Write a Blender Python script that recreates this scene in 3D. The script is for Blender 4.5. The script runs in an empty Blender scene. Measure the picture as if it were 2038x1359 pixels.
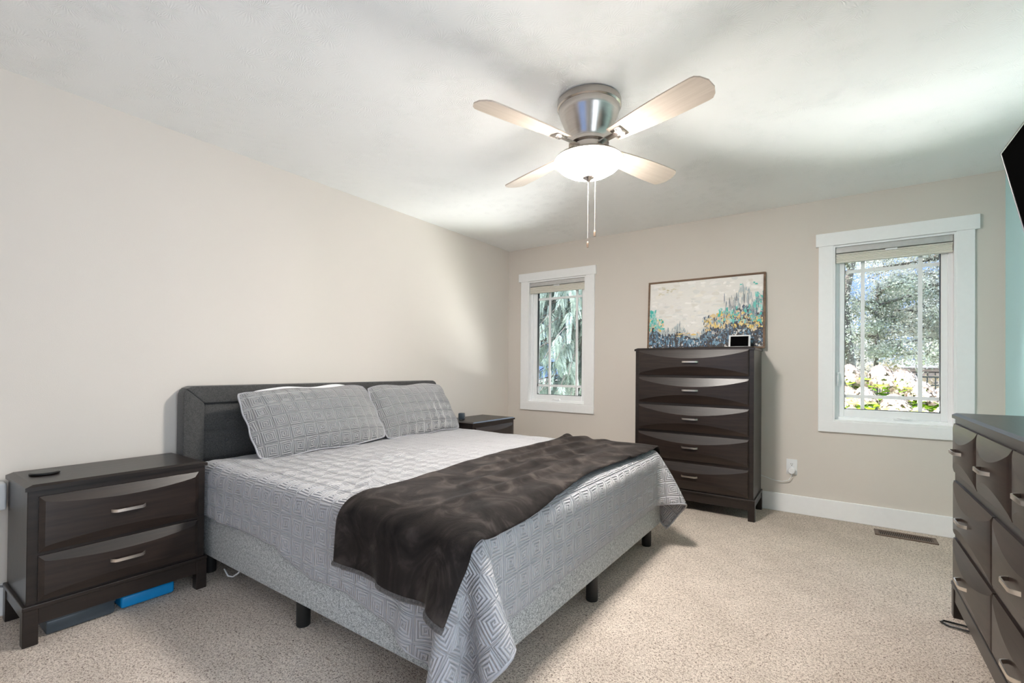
import bpy, bmesh, math, random
import numpy as np
from mathutils import Vector, Matrix, Euler
PI = math.pi
S = bpy.context.scene
C = S.collection
random.seed(7)

# ------------------------------------------------------------------ camera
F_PX, SY, YAW, PITCH, ROLL = 932.287, 45.245, 0.608917, 0.007658, 0.008858
CX, D, CH = 3.06475, 4.32086, 1.12488          # camera x, back wall y, camera height
W, H, YF = 3.952, 2.44, -1.45                  # room width, ceiling height, wall behind the camera
f_ = Vector((-math.sin(YAW)*math.cos(PITCH), math.cos(YAW)*math.cos(PITCH), math.sin(PITCH)))
r0 = Vector((math.cos(YAW), math.sin(YAW), 0)); u0 = r0.cross(f_)
r_ = r0*math.cos(ROLL) + u0*math.sin(ROLL); u_ = r_.cross(f_)
cd = bpy.data.cameras.new('camera'); cam = bpy.data.objects.new('camera', cd); C.objects.link(cam)
M = Matrix((r_, u_, -f_)).transposed().to_4x4(); M.translation = (CX, 0, CH)
cam.matrix_world = M
cd.sensor_width = 36; cd.lens = 36*F_PX/2038; cd.shift_y = SY/2038; cd.clip_start = .02; cd.clip_end = 200
S.camera = cam

# ------------------------------------------------------------------ world, sun, added fill lamps, exposure
SKY_LOW, SKY_HIGH, SUN, SIDEW, LAMP, UPW = .60, 4.5, 4.2, 21.0, 88.0, 640.0
wd = bpy.data.worlds.new('sky'); S.world = wd; wd.use_nodes = True
nt = wd.node_tree; bg = nt.nodes['Background']
tc = nt.nodes.new('ShaderNodeTexCoord'); sep = nt.nodes.new('ShaderNodeSeparateXYZ'); cr = nt.nodes.new('ShaderNodeValToRGB')
nt.links.new(tc.outputs['Generated'], sep.inputs[0]); nt.links.new(sep.outputs['Z'], cr.inputs[0]); nt.links.new(cr.outputs[0], bg.inputs[0])
cr.color_ramp.elements[0].position = 0.0; cr.color_ramp.elements[0].color = (.24, .40, .82, 1)
cr.color_ramp.elements[1].position = .7; cr.color_ramp.elements[1].color = (.62, .78, 1, 1)
mr = nt.nodes.new('ShaderNodeMapRange'); mr.interpolation_type = 'SMOOTHSTEP'      # sky brighter overhead than near the horizon
nt.links.new(sep.outputs['Z'], mr.inputs[0]); mr.inputs[1].default_value = .42; mr.inputs[2].default_value = .75
mr.inputs[3].default_value = SKY_LOW; mr.inputs[4].default_value = SKY_HIGH; nt.links.new(mr.outputs[0], bg.inputs[1])
sun = bpy.data.lights.new('sun', 'SUN'); sun.energy = SUN; sun.angle = .02; sun.color = (1, .95, .86)
so = bpy.data.objects.new('sun', sun); C.objects.link(so)
so.rotation_euler = Vector((.68, .30, -.67)).to_track_quat('-Z', 'Y').to_euler()       # from beyond the headboard wall: no sun patch in view
def area(name, loc, direction, sx, sy, power, col):
    l = bpy.data.lights.new(name, 'AREA'); l.shape = 'RECTANGLE'; l.size = sx; l.size_y = sy; l.energy = power; l.color = col
    o = bpy.data.objects.new(name, l); C.objects.link(o); o.location = loc
    o.rotation_euler = Vector(direction).to_track_quat('-Z', 'Y').to_euler(); return o
area('side_door_fill', (W+.20, -.05, 1.25), (-1, 0, .04), 1.9, 1.9, SIDEW, (.92, .97, 1.0))  # added fill lamp outside the unseen door, standing in for daylight
area('below_sill_fill', (2.0, D+.80, .28), (0, -.62, .78), 7.0, .9, UPW, (1, 1, 1))  # added upward fill lamp below the sills, in place of ground bounce
for px, pz, pw, ph in ((.62, 1.41, .70, 1.32), (3.373, 1.41, .70, 1.33)):          # sampling portals in the window openings
    po = area('window_portal', (px, D+.15, pz), (0, -1, 0), pw, ph, 1, (1, 1, 1)); po.data.cycles.is_portal = True
S.view_settings.view_transform = 'Standard'; S.view_settings.look = 'None'
S.view_settings.gamma = 1; S.view_settings.use_curve_mapping = False; S.view_settings.exposure = 1.35
S.cycles.max_bounces = 14; S.cycles.diffuse_bounces = 12; S.cycles.transparent_max_bounces = 24
S.cycles.sample_clamp_indirect = 6; S.cycles.use_denoising = True; S.cycles.caustics_reflective = False; S.cycles.caustics_refractive = False

# ------------------------------------------------------------------ materials
class NT:
    def __init__(s, name):
        s.m = bpy.data.materials.new(name); s.m.use_nodes = True; s.t = s.m.node_tree
        s.b = s.t.nodes['Principled BSDF']; s.out = s.t.nodes['Material Output']
    def n(s, typ, **kw):
        nd = s.t.nodes.new('ShaderNode'+typ)
        for k, v in kw.items(): setattr(nd, k, v)
        return nd
    def l(s, a, b): s.t.links.new(a, b)
    def val(s, x, sock):
        if hasattr(x, 'is_output'): s.l(x, sock)
        else: sock.default_value = x
    def math(s, op, a, b=None, c=None):
        nd = s.n('Math', operation=op)
        for i, x in enumerate((a, b, c)):
            if x is not None: s.val(x, nd.inputs[i])
        return nd.outputs[0]
    def coord(s, kind='Object', scale=None, rot=None):
        t = s.n('TexCoord').outputs[kind]
        if scale is None and rot is None: return t
        mp = s.n('Mapping')
        if scale is not None: mp.inputs['Scale'].default_value = scale if hasattr(scale, '__len__') else (scale,)*3
        if rot is not None: mp.inputs['Rotation'].default_value = rot
        s.l(t, mp.inputs[0]); return mp.outputs[0]
    def noise(s, vec, scale=5, detail=3, rough=.5, dist=0):
        nd = s.n('TexNoise'); s.l(vec, nd.inputs['Vector'])
        nd.inputs['Scale'].default_value = scale; nd.inputs['Detail'].default_value = detail
        nd.inputs['Roughness'].default_value = rough; nd.inputs['Distortion'].default_value = dist
        return nd.outputs['Fac']
    def ramp(s, fac, stops, interp='LINEAR'):
        nd = s.n('ValToRGB'); nd.color_ramp.interpolation = interp; s.l(fac, nd.inputs[0])
        e = nd.color_ramp.elements
        while len(e) < len(stops): e.new(.5)
        for k, (p, c) in enumerate(stops): e[k].position = p; e[k].color = (*c, 1)
        return nd.outputs[0]
    def mix(s, fac, a, b, mode='MIX'):
        nd = s.n('Mix', data_type='RGBA', blend_type=mode)
        s.val(fac, nd.inputs[0])
        for x, k in ((a, 6), (b, 7)):
            if hasattr(x, 'is_output'): s.l(x, nd.inputs[k])
            else: nd.inputs[k].default_value = (*x, 1)
        return nd.outputs[2]
    def bump(s, h, dist, strength=1.0):
        nd = s.n('Bump'); nd.inputs['Distance'].default_value = dist; nd.inputs['Strength'].default_value = strength
        s.l(h, nd.inputs['Height']); s.l(nd.outputs[0], s.b.inputs['Normal'])
    def set(s, col=None, rough=None, metal=None, **kw):
        if col is not None:
            if hasattr(col, 'is_output'): s.l(col, s.b.inputs['Base Color'])
            else: s.b.inputs['Base Color'].default_value = (*col, 1)
        if rough is not None: s.val(rough, s.b.inputs['Roughness'])
        if metal is not None: s.b.inputs['Metallic'].default_value = metal
        for k, v in kw.items(): s.val(v, s.b.inputs[k.replace('_', ' ')])
        return s

def plain(name, col, rough=.5, metal=0, var=.06, scale=30, bump=0, **kw):
    t = NT(name); f = t.noise(t.coord(), scale, 3)
    a = tuple(c*(1-var) for c in col); b = tuple(min(1, c*(1+var)) for c in col)
    t.set(t.ramp(f, [(.3, a), (.7, b)]), rough, metal, **kw)
    if bump: t.bump(f, bump)
    return t.m

def mk_wall(name, col):
    t = NT(name); v = t.coord()
    f = t.noise(v, 260, 3); g = t.noise(v, 1.3, 2)
    a = tuple(c*.985 for c in col); b = tuple(c*1.015 for c in col)
    t.set(t.ramp(g, [(.3, a), (.7, b)]), .75); t.b.inputs['Specular IOR Level'].default_value = .25
    t.bump(f, .0008, .5); return t.m

def mk_ceiling():
    t = NT('stomped_ceiling_plaster'); v = t.coord()
    heights = []
    for sc, rot, n in ((6.5, 0.3, 15.0), (8.3, 1.1, 13.0)):
        mp = t.n('Mapping'); mp.inputs['Rotation'].default_value = (0, 0, rot); t.l(v, mp.inputs[0])
        vo = t.n('TexVoronoi'); vo.voronoi_dimensions = '2D'; vo.inputs['Scale'].default_value = sc; t.l(mp.outputs[0], vo.inputs['Vector'])
        sub = t.n('VectorMath', operation='SUBTRACT'); 
        scl = t.n('VectorMath', operation='SCALE'); t.l(mp.outputs[0], scl.inputs[0]); scl.inputs['Scale'].default_value = sc
        scp = t.n('VectorMath', operation='SCALE'); t.l(vo.outputs['Position'], scp.inputs[0]); scp.inputs['Scale'].default_value = sc
        t.l(mp.outputs[0], sub.inputs[0]); t.l(vo.outputs['Position'], sub.inputs[1])
        sp = t.n('SeparateXYZ'); t.l(sub.outputs[0], sp.inputs[0])
        an = t.math('ARCTAN2', sp.outputs['Y'], sp.outputs['X'])
        wob = t.noise(v, 22, 3)
        ph = t.math('ADD', t.math('MULTIPLY', an, n), t.math('MULTIPLY', wob, 9.0))
        st = t.math('POWER', t.math('ABSOLUTE', t.math('SINE', ph)), 3.0)
        dd = vo.outputs['Distance']
        fade = t.math('MULTIPLY', t.math('SMOOTH_MIN', t.math('MULTIPLY', dd, 6.0), 1.0, .1), t.math('MAXIMUM', t.math('SUBTRACT', 1.0, t.math('MULTIPLY', dd, 1.7)), 0.0))
        heights.append(t.math('MULTIPLY', st, fade))
    h = t.math('MAXIMUM', heights[0], heights[1])
    msk = t.math('MAXIMUM', t.math('MINIMUM', t.math('MULTIPLY', t.math('SUBTRACT', t.noise(v, 3.2, 2), .36), 5.0), 1.0), .12)
    t.set((.92, .92, .905), .8); t.b.inputs['Specular IOR Level'].default_value = .2
    t.bump(t.math('MULTIPLY', h, msk), .0036, .55); return t.m

def mk_carpet():
    t = NT('frieze_carpet'); v = t.coord()
    f = t.noise(v, 185, 3, .62, .6); g = t.noise(v, 85, 2, .5, .4); big = t.noise(v, 1.6, 3); mid = t.noise(v, 7, 2)
    s = t.math('ADD', t.math('MULTIPLY', f, .72), t.math('MULTIPLY', g, .28))
    c = t.ramp(s, [(.33, (.11, .083, .068)), (.41, (.38, .315, .275)), (.485, (.71, .635, .575)), (.60, (.90, .835, .78))])
    tone = t.ramp(t.math('ADD', t.math('MULTIPLY', big, .6), t.math('MULTIPLY', mid, .4)), [(.35, (.88, .83, .78)), (.65, (1.08, 1.03, .98))])
    t.set(t.mix(1.0, c, tone, 'MULTIPLY'), .95); t.b.inputs['Specular IOR Level'].default_value = .05
    t.bump(s, .02, .8); return t.m

def mk_wood(name, dark, light, rough=.36, grain_axis=0, coat=.12):
    t = NT(name); sc = [26, 26, 26]; sc[grain_axis] = 1.6
    v = t.coord('Object', tuple(sc))
    f = t.noise(v, 1.0, 5, .6, .4); f2 = t.noise(v, 4.0, 3)
    k = t.math('ADD', t.math('MULTIPLY', f, .7), t.math('MULTIPLY', f2, .3))
    t.set(t.ramp(k, [(.32, dark), (.68, light)]), rough, 0, Coat_Weight=coat, Coat_Roughness=.22, Specular_IOR_Level=.4)
    t.bump(k, .0012, .4); return t.m

def key_pattern(t, cell=.085, turns=3.8):
    uv = t.n('UVMap').outputs[0]
    sp = t.n('SeparateXYZ'); t.l(uv, sp.inputs[0])
    q = []
    for ax in ('X', 'Y'):
        a = t.math('DIVIDE', sp.outputs[ax], cell); fl = t.math('FLOOR', a)
        q.append((t.math('SUBTRACT', t.math('MULTIPLY', t.math('FRACT', a), 2.0), 1.0), fl))
    (x, ix), (y, iy) = q
    flip = t.math('SUBTRACT', t.math('MULTIPLY', t.math('MODULO', t.math('ABSOLUTE', t.math('ADD', ix, iy)), 2.0), 2.0), 1.0)
    r = t.math('MAXIMUM', t.math('ABSOLUTE', x), t.math('ABSOLUTE', y))
    th = t.math('MULTIPLY', t.math('DIVIDE', t.math('ARCTAN2', y, x), 2*PI), flip)
    ph = t.math('SUBTRACT', t.math('MULTIPLY', r, turns), th)
    h = t.math('POWER', t.math('ABSOLUTE', t.math('SINE', t.math('MULTIPLY', ph, PI))), .55)
    edge = t.math('MINIMUM', t.math('MULTIPLY', t.math('SUBTRACT', 1.0, r), 9.0), 1.0)
    cush = t.math('SUBTRACT', 1.0, t.math('MULTIPLY', t.math('MULTIPLY', r, r), .55))
    return t.math('ADD', t.math('MULTIPLY', t.math('MULTIPLY', h, edge), .75), t.math('MULTIPLY', cush, .5))

def mk_quilt(name, col, dist=.012, cell=.085):
    t = NT(name); h = key_pattern(t, cell); g = t.noise(t.coord(), 400, 2)
    lo = tuple(c*.85 for c in col)  # stitch lines darker: thread tone plus groove shade put into the colour
    t.set(t.ramp(h, [(.12, lo), (.55, col)]), .52, 0, Sheen_Weight=.5, Sheen_Roughness=.4)
    t.bump(t.math('ADD', h, t.math('MULTIPLY', g, .05)), dist, .9); return t.m

def mk_velvet():
    t = NT('dark_plush_fleece'); v = t.coord()
    f = t.noise(v, 7, 4, .6, 1.2); g = t.noise(v, 300, 2)
    t.set(t.ramp(f, [(.34, (.010, .008, .0075)), (.52, (.022, .0175, .016)), (.68, (.060, .049, .044))]), .8, 0, Sheen_Weight=.22, Sheen_Roughness=.3)
    t.b.inputs['Sheen Tint'].default_value = (.75, .66, .62, 1); t.b.inputs['Specular IOR Level'].default_value = .1
    t.bump(t.math('ADD', t.math('MULTIPLY', g, .35), t.math('MULTIPLY', f, 1.2)), .005, .5); return t.m

def mk_tweed(name, a, b, scale=220, rough=.85):
    t = NT(name); v = t.coord(); f = t.noise(v, scale, 2, .6); g = t.noise(v, scale*.35, 2)
    t.set(t.ramp(t.math('ADD', t.math('MULTIPLY', f, .7), t.math('MULTIPLY', g, .3)), [(.38, a), (.62, b)]), rough, 0, Sheen_Weight=.2)
    t.bump(f, .002, .7); return t.m

def mk_glass():
    t = NT('window_pane_glass')
    gl = t.n('BsdfGlossy'); gl.inputs['Roughness'].default_value = .02
    tr = t.n('BsdfTransparent'); tr.inputs[0].default_value = (.97, .985, .98, 1)
    fr = t.n('Fresnel'); fr.inputs[0].default_value = 1.35
    mx = t.n('MixShader'); t.l(fr.outputs[0], mx.inputs[0]); t.l(tr.outputs[0], mx.inputs[1]); t.l(gl.outputs[0], mx.inputs[2])
    t.l(mx.outputs[0], t.out.inputs[0]); return t.m

def mk_leaf(name, a, b, scale=3, transl=.35):
    t = NT(name); f = t.noise(t.coord(), scale, 3, .6)
    c = t.ramp(f, [(.35, a), (.65, b)]); t.set(c, .6)
    tr = t.n('BsdfTranslucent'); t.l(c, tr.inputs[0]); mx = t.n('MixShader'); mx.inputs[0].default_value = transl
    t.l(t.b.outputs[0], mx.inputs[1]); t.l(tr.outputs[0], mx.inputs[2]); t.l(mx.outputs[0], t.out.inputs[0]); return t.m

def mk_emit(name, col, strength):
    t = NT(name); t.set(col, .3); t.b.inputs['Emission Color'].default_value = (*col, 1); t.b.inputs['Emission Strength'].default_value = strength; return t.m

def mk_brushed(name, col, rough=.28):
    t = NT(name); f = t.noise(t.coord('Object', (4, 4, 300)), 1.0, 3)
    t.set(t.ramp(f, [(.3, tuple(c*.9 for c in col)), (.7, col)]), rough, 1.0, Anisotropic=.5); return t.m

def mk_attr(name, rough=.55, bump=.002):
    t = NT(name); a = t.n('Attribute'); a.attribute_name = 'paint'
    f = t.noise(t.coord('Object', (30, 30, 120)), 1.0, 3)
    t.set(t.mix(.5, a.outputs['Color'], t.ramp(f, [(.3, (.92, .92, .92)), (.7, (1, 1, 1))]), 'MULTIPLY'), rough); t.bump(f, bump, .4); return t.m

MW_G = (.695, .640, .585)
m_wall = mk_wall('greige_wall_paint', MW_G)
m_aqua = mk_wall('pale_aqua_wall', (.53, .79, .82))  # one aqua tone over the whole of one wall
m_ceil = mk_ceiling(); m_carpet = mk_carpet()
m_trim = plain('white_trim_paint', (.91, .91, .915), .35, var=.01)
m_vinyl = plain('white_vinyl', (.92, .93, .94), .3, var=.01)
m_gasket = plain('black_gasket', (.02, .02, .02), .6)
m_shade = plain('beige_shade_fabric', (.74, .71, .64), .8, var=.05, scale=200)
m_rail = plain('grey_headrail', (.55, .54, .53), .4)
m_glass = mk_glass()
m_wood = mk_wood('espresso_wood', (.007, .0048, .004), (.024, .0155, .0125))
m_woodface = mk_wood('espresso_drawer_wood', (.008, .005, .0043), (.033, .0205, .016))
m_nickel = mk_brushed('satin_nickel', (.78, .71, .64), .34)
m_quilt = mk_quilt('silver_grey_quilting', (.43, .42, .445))
m_sham = mk_quilt('silver_grey_sham_quilting', (.27, .267, .275), .012, .078)
m_bind = plain('quilt_binding', (.36, .355, .38), .6, bump=.001)
m_velvet = mk_velvet(); m_fleecehem = mk_tweed('plush_fleece_edge', (.040, .035, .034), (.105, .093, .09), 150, .9)
m_base = mk_tweed('grey_flecked_upholstery', (.16, .165, .17), (.62, .64, .64), 230)
m_head = mk_tweed('charcoal_upholstery', (.028, .028, .028), (.085, .082, .078), 320)
m_linen = plain('white_bed_linen', (.82, .82, .84), .8, var=.02)
m_black = plain('black_plastic', (.012, .012, .012), .35)
m_blackmatt = plain('black_painted_wood', (.010, .010, .010), .5)
m_white = plain('white_plastic', (.80, .80, .81), .35, var=.01)
m_cordgrey = plain('grey_cord_rubber', (.28, .28, .29), .6)
m_screen = plain('dark_screen', (.003, .003, .003), .3, var=.0, Specular_IOR_Level=.0)
m_silver = plain('silver_bezel', (.42, .42, .43), .3, .8)
m_blade = mk_wood('pale_washed_blade_wood', (.50, .42, .35), (.64, .56, .48), .45, 0, 0)
m_fanmetal = mk_brushed('brushed_nickel', (.62, .57, .53), .24)
m_bowl = mk_emit('lit_frosted_bowl', (1, .95, .885), LAMP)
m_bronze = plain('bronze_vent_enamel', (.16, .11, .08), .45, .4)
m_vdark = plain('duct_shade', (.01, .008, .007), .9)
m_frame = mk_wood('rustic_picture_frame_wood', (.10, .055, .032), (.26, .16, .10), .6, 0, 0)
m_paint = mk_attr('abstract_paint')
m_blue = plain('blue_plastic', (.0, .23, .55), .4)
m_greybin = plain('smoky_grey_plastic', (.045, .06, .075), .35)
m_bark = mk_tweed('tree_bark', (.05, .04, .035), (.17, .14, .12), 30, .95)
m_spruce = mk_leaf('spruce_needles', (.09, .125, .105), (.33, .39, .345), 5)
m_cedar = mk_leaf('grey_green_foliage', (.17, .175, .135), (.74, .70, .60), 2.5)
m_cedar2 = mk_leaf('dark_green_foliage', (.11, .13, .095), (.54, .53, .43), 2.5)
m_hleaf = mk_leaf('bright_hydrangea_leaf', (.12, .26, .02), (.50, .70, .05), 6, .45)
m_petal = mk_leaf('cream_hydrangea_petal', (.30, .21, .16), (.46, .39, .35), 22, .3)
m_shrub = mk_leaf('pinkish_shrub_foliage', (.35, .30, .18), (.60, .50, .40), 4)
m_fence = plain('black_iron', (.012, .012, .013), .5)
m_lawn = plain('lawn_grass', (.16, .24, .07), .95, var=.35, scale=40)
m_drive = plain('pale_concrete', (.48, .40, .35), .9, var=.1, scale=10)

# ------------------------------------------------------------------ mesh helpers
def box(bm, x0, x1, y0, y1, z0, z1, bev=0.0, seg=2):
    b = bmesh.new(); bmesh.ops.create_cube(b, size=1.0)
    for v in b.verts: v.co = Vector((x0+(v.co.x+.5)*(x1-x0), y0+(v.co.y+.5)*(y1-y0), z0+(v.co.z+.5)*(z1-z0)))
    if bev > 0: bmesh.ops.bevel(b, geom=b.edges[:], offset=min(bev, .45*min(x1-x0, y1-y0, z1-z0)), segments=seg, profile=.5, affect='EDGES')
    merge(bm, b)
def merge(bm, b, mat=None):
    if mat is not None: bmesh.ops.transform(b, matrix=mat, verts=b.verts)
    me = bpy.data.meshes.new('t'); b.to_mesh(me); b.free(); bm.from_mesh(me); bpy.data.meshes.remove(me)
def tube(bm, pts, r, seg=8, cap=True):
    pts = [Vector(p) for p in pts]; rings = []
    n = len(pts); up = Vector((0, 0, 1))
    prev = None
    for i, p in enumerate(pts):
        t = (pts[min(i+1, n-1)]-pts[max(i-1, 0)]).normalized()
        if prev is None: a = t.orthogonal().normalized()
        else: a = (prev-t*prev.dot(t)).normalized()
        prev = a; b = t.cross(a); rr = r[i] if hasattr(r, '__len__') else r
        rings.append([bm.verts.new(p+(a*math.cos(2*PI*k/seg)+b*math.sin(2*PI*k/seg))*rr) for k in range(seg)])
    for i in range(n-1):
        for k in range(seg): bm.faces.new((rings[i][k], rings[i][(k+1)%seg], rings[i+1][(k+1)%seg], rings[i+1][k]))
    if cap: bm.faces.new(rings[0][::-1]); bm.faces.new(rings[-1])
def lathe(bm, prof, seg=48, c=(0, 0, 0), close=True):
    rings = []
    for (r, z) in prof:
        if r < 1e-6: rings.append([bm.verts.new((c[0], c[1], c[2]+z))])
        else: rings.append([bm.verts.new((c[0]+r*math.cos(2*PI*k/seg), c[1]+r*math.sin(2*PI*k/seg), c[2]+z)) for k in range(seg)])
    for a, b in zip(rings, rings[1:]):
        for k in range(seg):
            k2 = (k+1) % seg
            if len(a) == 1 and len(b) == 1: continue
            if len(a) == 1: bm.faces.new((a[0], b[k2], b[k]))
            elif len(b) == 1: bm.faces.new((a[k], a[k2], b[0]))
            else: bm.faces.new((a[k], a[k2], b[k2], b[k]))
    if close:
        if len(rings[0]) > 1: bm.faces.new(rings[0][::-1])
        if len(rings[-1]) > 1: bm.faces.new(rings[-1])
def prism(bm, poly, axis, a, b, bev=0.0):
    """poly in the two other axes (in order), extruded along axis from a to b"""
    q = bmesh.new()
    def P(p, t):
        return Vector({0: (t, p[0], p[1]), 1: (p[0], t, p[1]), 2: (p[0], p[1], t)}[axis])
    v0 = [q.verts.new(P(p, a)) for p in poly]; v1 = [q.verts.new(P(p, b)) for p in poly]
    n = len(poly); q.faces.new(v0); q.faces.new(v1[::-1])
    for i in range(n): q.faces.new((v0[i], v1[i], v1[(i+1)%n], v0[(i+1)%n]))
    bmesh.ops.recalc_face_normals(q, faces=q.faces[:])
    if bev: bmesh.ops.bevel(q, geom=q.edges[:], offset=bev, segments=2, profile=.5, affect='EDGES')
    merge(bm, q)
def grid(bm, P, uv=None):
    n, m = len(P), len(P[0]); V = [[bm.verts.new(P[i][j]) for j in range(m)] for i in range(n)]
    lay = bm.loops.layers.uv.verify() if uv is not None else None
    for i in range(n-1):
        for j in range(m-1):
            f = bm.faces.new((V[i][j], V[i+1][j], V[i+1][j+1], V[i][j+1]))
            if lay:
                for lp, (a, b) in zip(f.loops, ((i, j), (i+1, j), (i+1, j+1), (i, j+1))): lp[lay].uv = uv[a][b]
    return V
def obj(name, bm, mat, parent=None, smooth=None, loc=None, rot=None):
    bmesh.ops.recalc_face_normals(bm, faces=bm.faces[:])
    me = bpy.data.meshes.new(name); bm.to_mesh(me); bm.free()
    for m in (mat if isinstance(mat, (list, tuple)) else [mat]): me.materials.append(m)
    if smooth:
        for p in me.polygons: p.use_smooth = True
        if smooth is not True: me.set_sharp_from_angle(angle=math.radians(smooth))
    o = bpy.data.objects.new(name, me); C.objects.link(o)
    if parent is not None: o.parent = parent
    if loc is not None: o.location = loc
    if rot is not None: o.rotation_euler = rot
    return o
B = bmesh.new
def tag(o, label, cat, group=None):
    o['label'] = label; o['category'] = cat
    if group: o['group'] = group
    return o
def thing(name, label, cat, loc=(0, 0, 0), rotz=0, group=None):
    o = bpy.data.objects.new(name, None); C.objects.link(o); o.location = loc; o.rotation_euler = (0, 0, rotz); o.empty_display_size = .1
    return tag(o, label, cat, group)
def struct(name, bm, m, smooth=None, parent=None):
    o = obj(name, bm, m, parent, smooth)
    if parent is None: o['kind'] = 'structure'
    return o

# ------------------------------------------------------------------ room shell
T = .16
b = B(); box(b, -T, W+T, YF-T, D+T, -.12, 0); struct('floor', b, m_carpet)
b = B(); box(b, -T, W+T, YF-T, D+T, H, H+.15); struct('ceiling', b, m_ceil)
b = B(); box(b, -T, 0, YF-T, D+T, 0, H); struct('wall_left', b, m_wall)
ADDED_DOOR = (-1.05, .95, .02, 2.20)  # opening for the added door, out of view
b = B(); box(b, W, W+T, ADDED_DOOR[1], D+T, 0, H); box(b, W, W+T, YF-T, ADDED_DOOR[0], 0, H); box(b, W, W+T, ADDED_DOOR[0], ADDED_DOOR[1], ADDED_DOOR[3], H); box(b, W, W+T, ADDED_DOOR[0], ADDED_DOOR[1], 0, ADDED_DOOR[2])
struct('wall_right', b, m_aqua)
def holed_wall(bm, x0, x1, y0, y1, holes):
    """wall along x with rectangular holes (hx0,hx1,hz0,hz1), holes sorted by x"""
    x = x0
    for (a, c, z0, z1) in holes:
        box(bm, x, a, y0, y1, 0, H); box(bm, a, c, y0, y1, 0, z0); box(bm, a, c, y0, y1, z1, H); x = c
    box(bm, x, x1, y0, y1, 0, H)
WIN = {1: (.272, .964, .752, 2.066), 2: (3.030, 3.716, .742, 2.070)}
b = B(); holed_wall(b, 0, W, D, D+T, [WIN[1], WIN[2]]); struct('wall_back', b, m_wall)
REAR = (1.1, 2.9, .80, 2.10)  # opening for the added window, out of view
b = B(); holed_wall(b, 0, W, YF-T, YF, [REAR]); struct('wall_front', b, m_wall)
def base(name, *a):
    b = B(); box(b, *a, .003, 1); struct(name, b, m_trim)
BH = .142
base('baseboard_back', 0.014, W-.014, D-.014, D, 0, BH)
base('baseboard_left', 0, .014, YF+.015, D, 0, BH)
base('baseboard_right', W-.014, W, 1.05, D, 0, BH)
base('baseboard_front', 0, W, YF, YF+.014, 0, BH)

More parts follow.
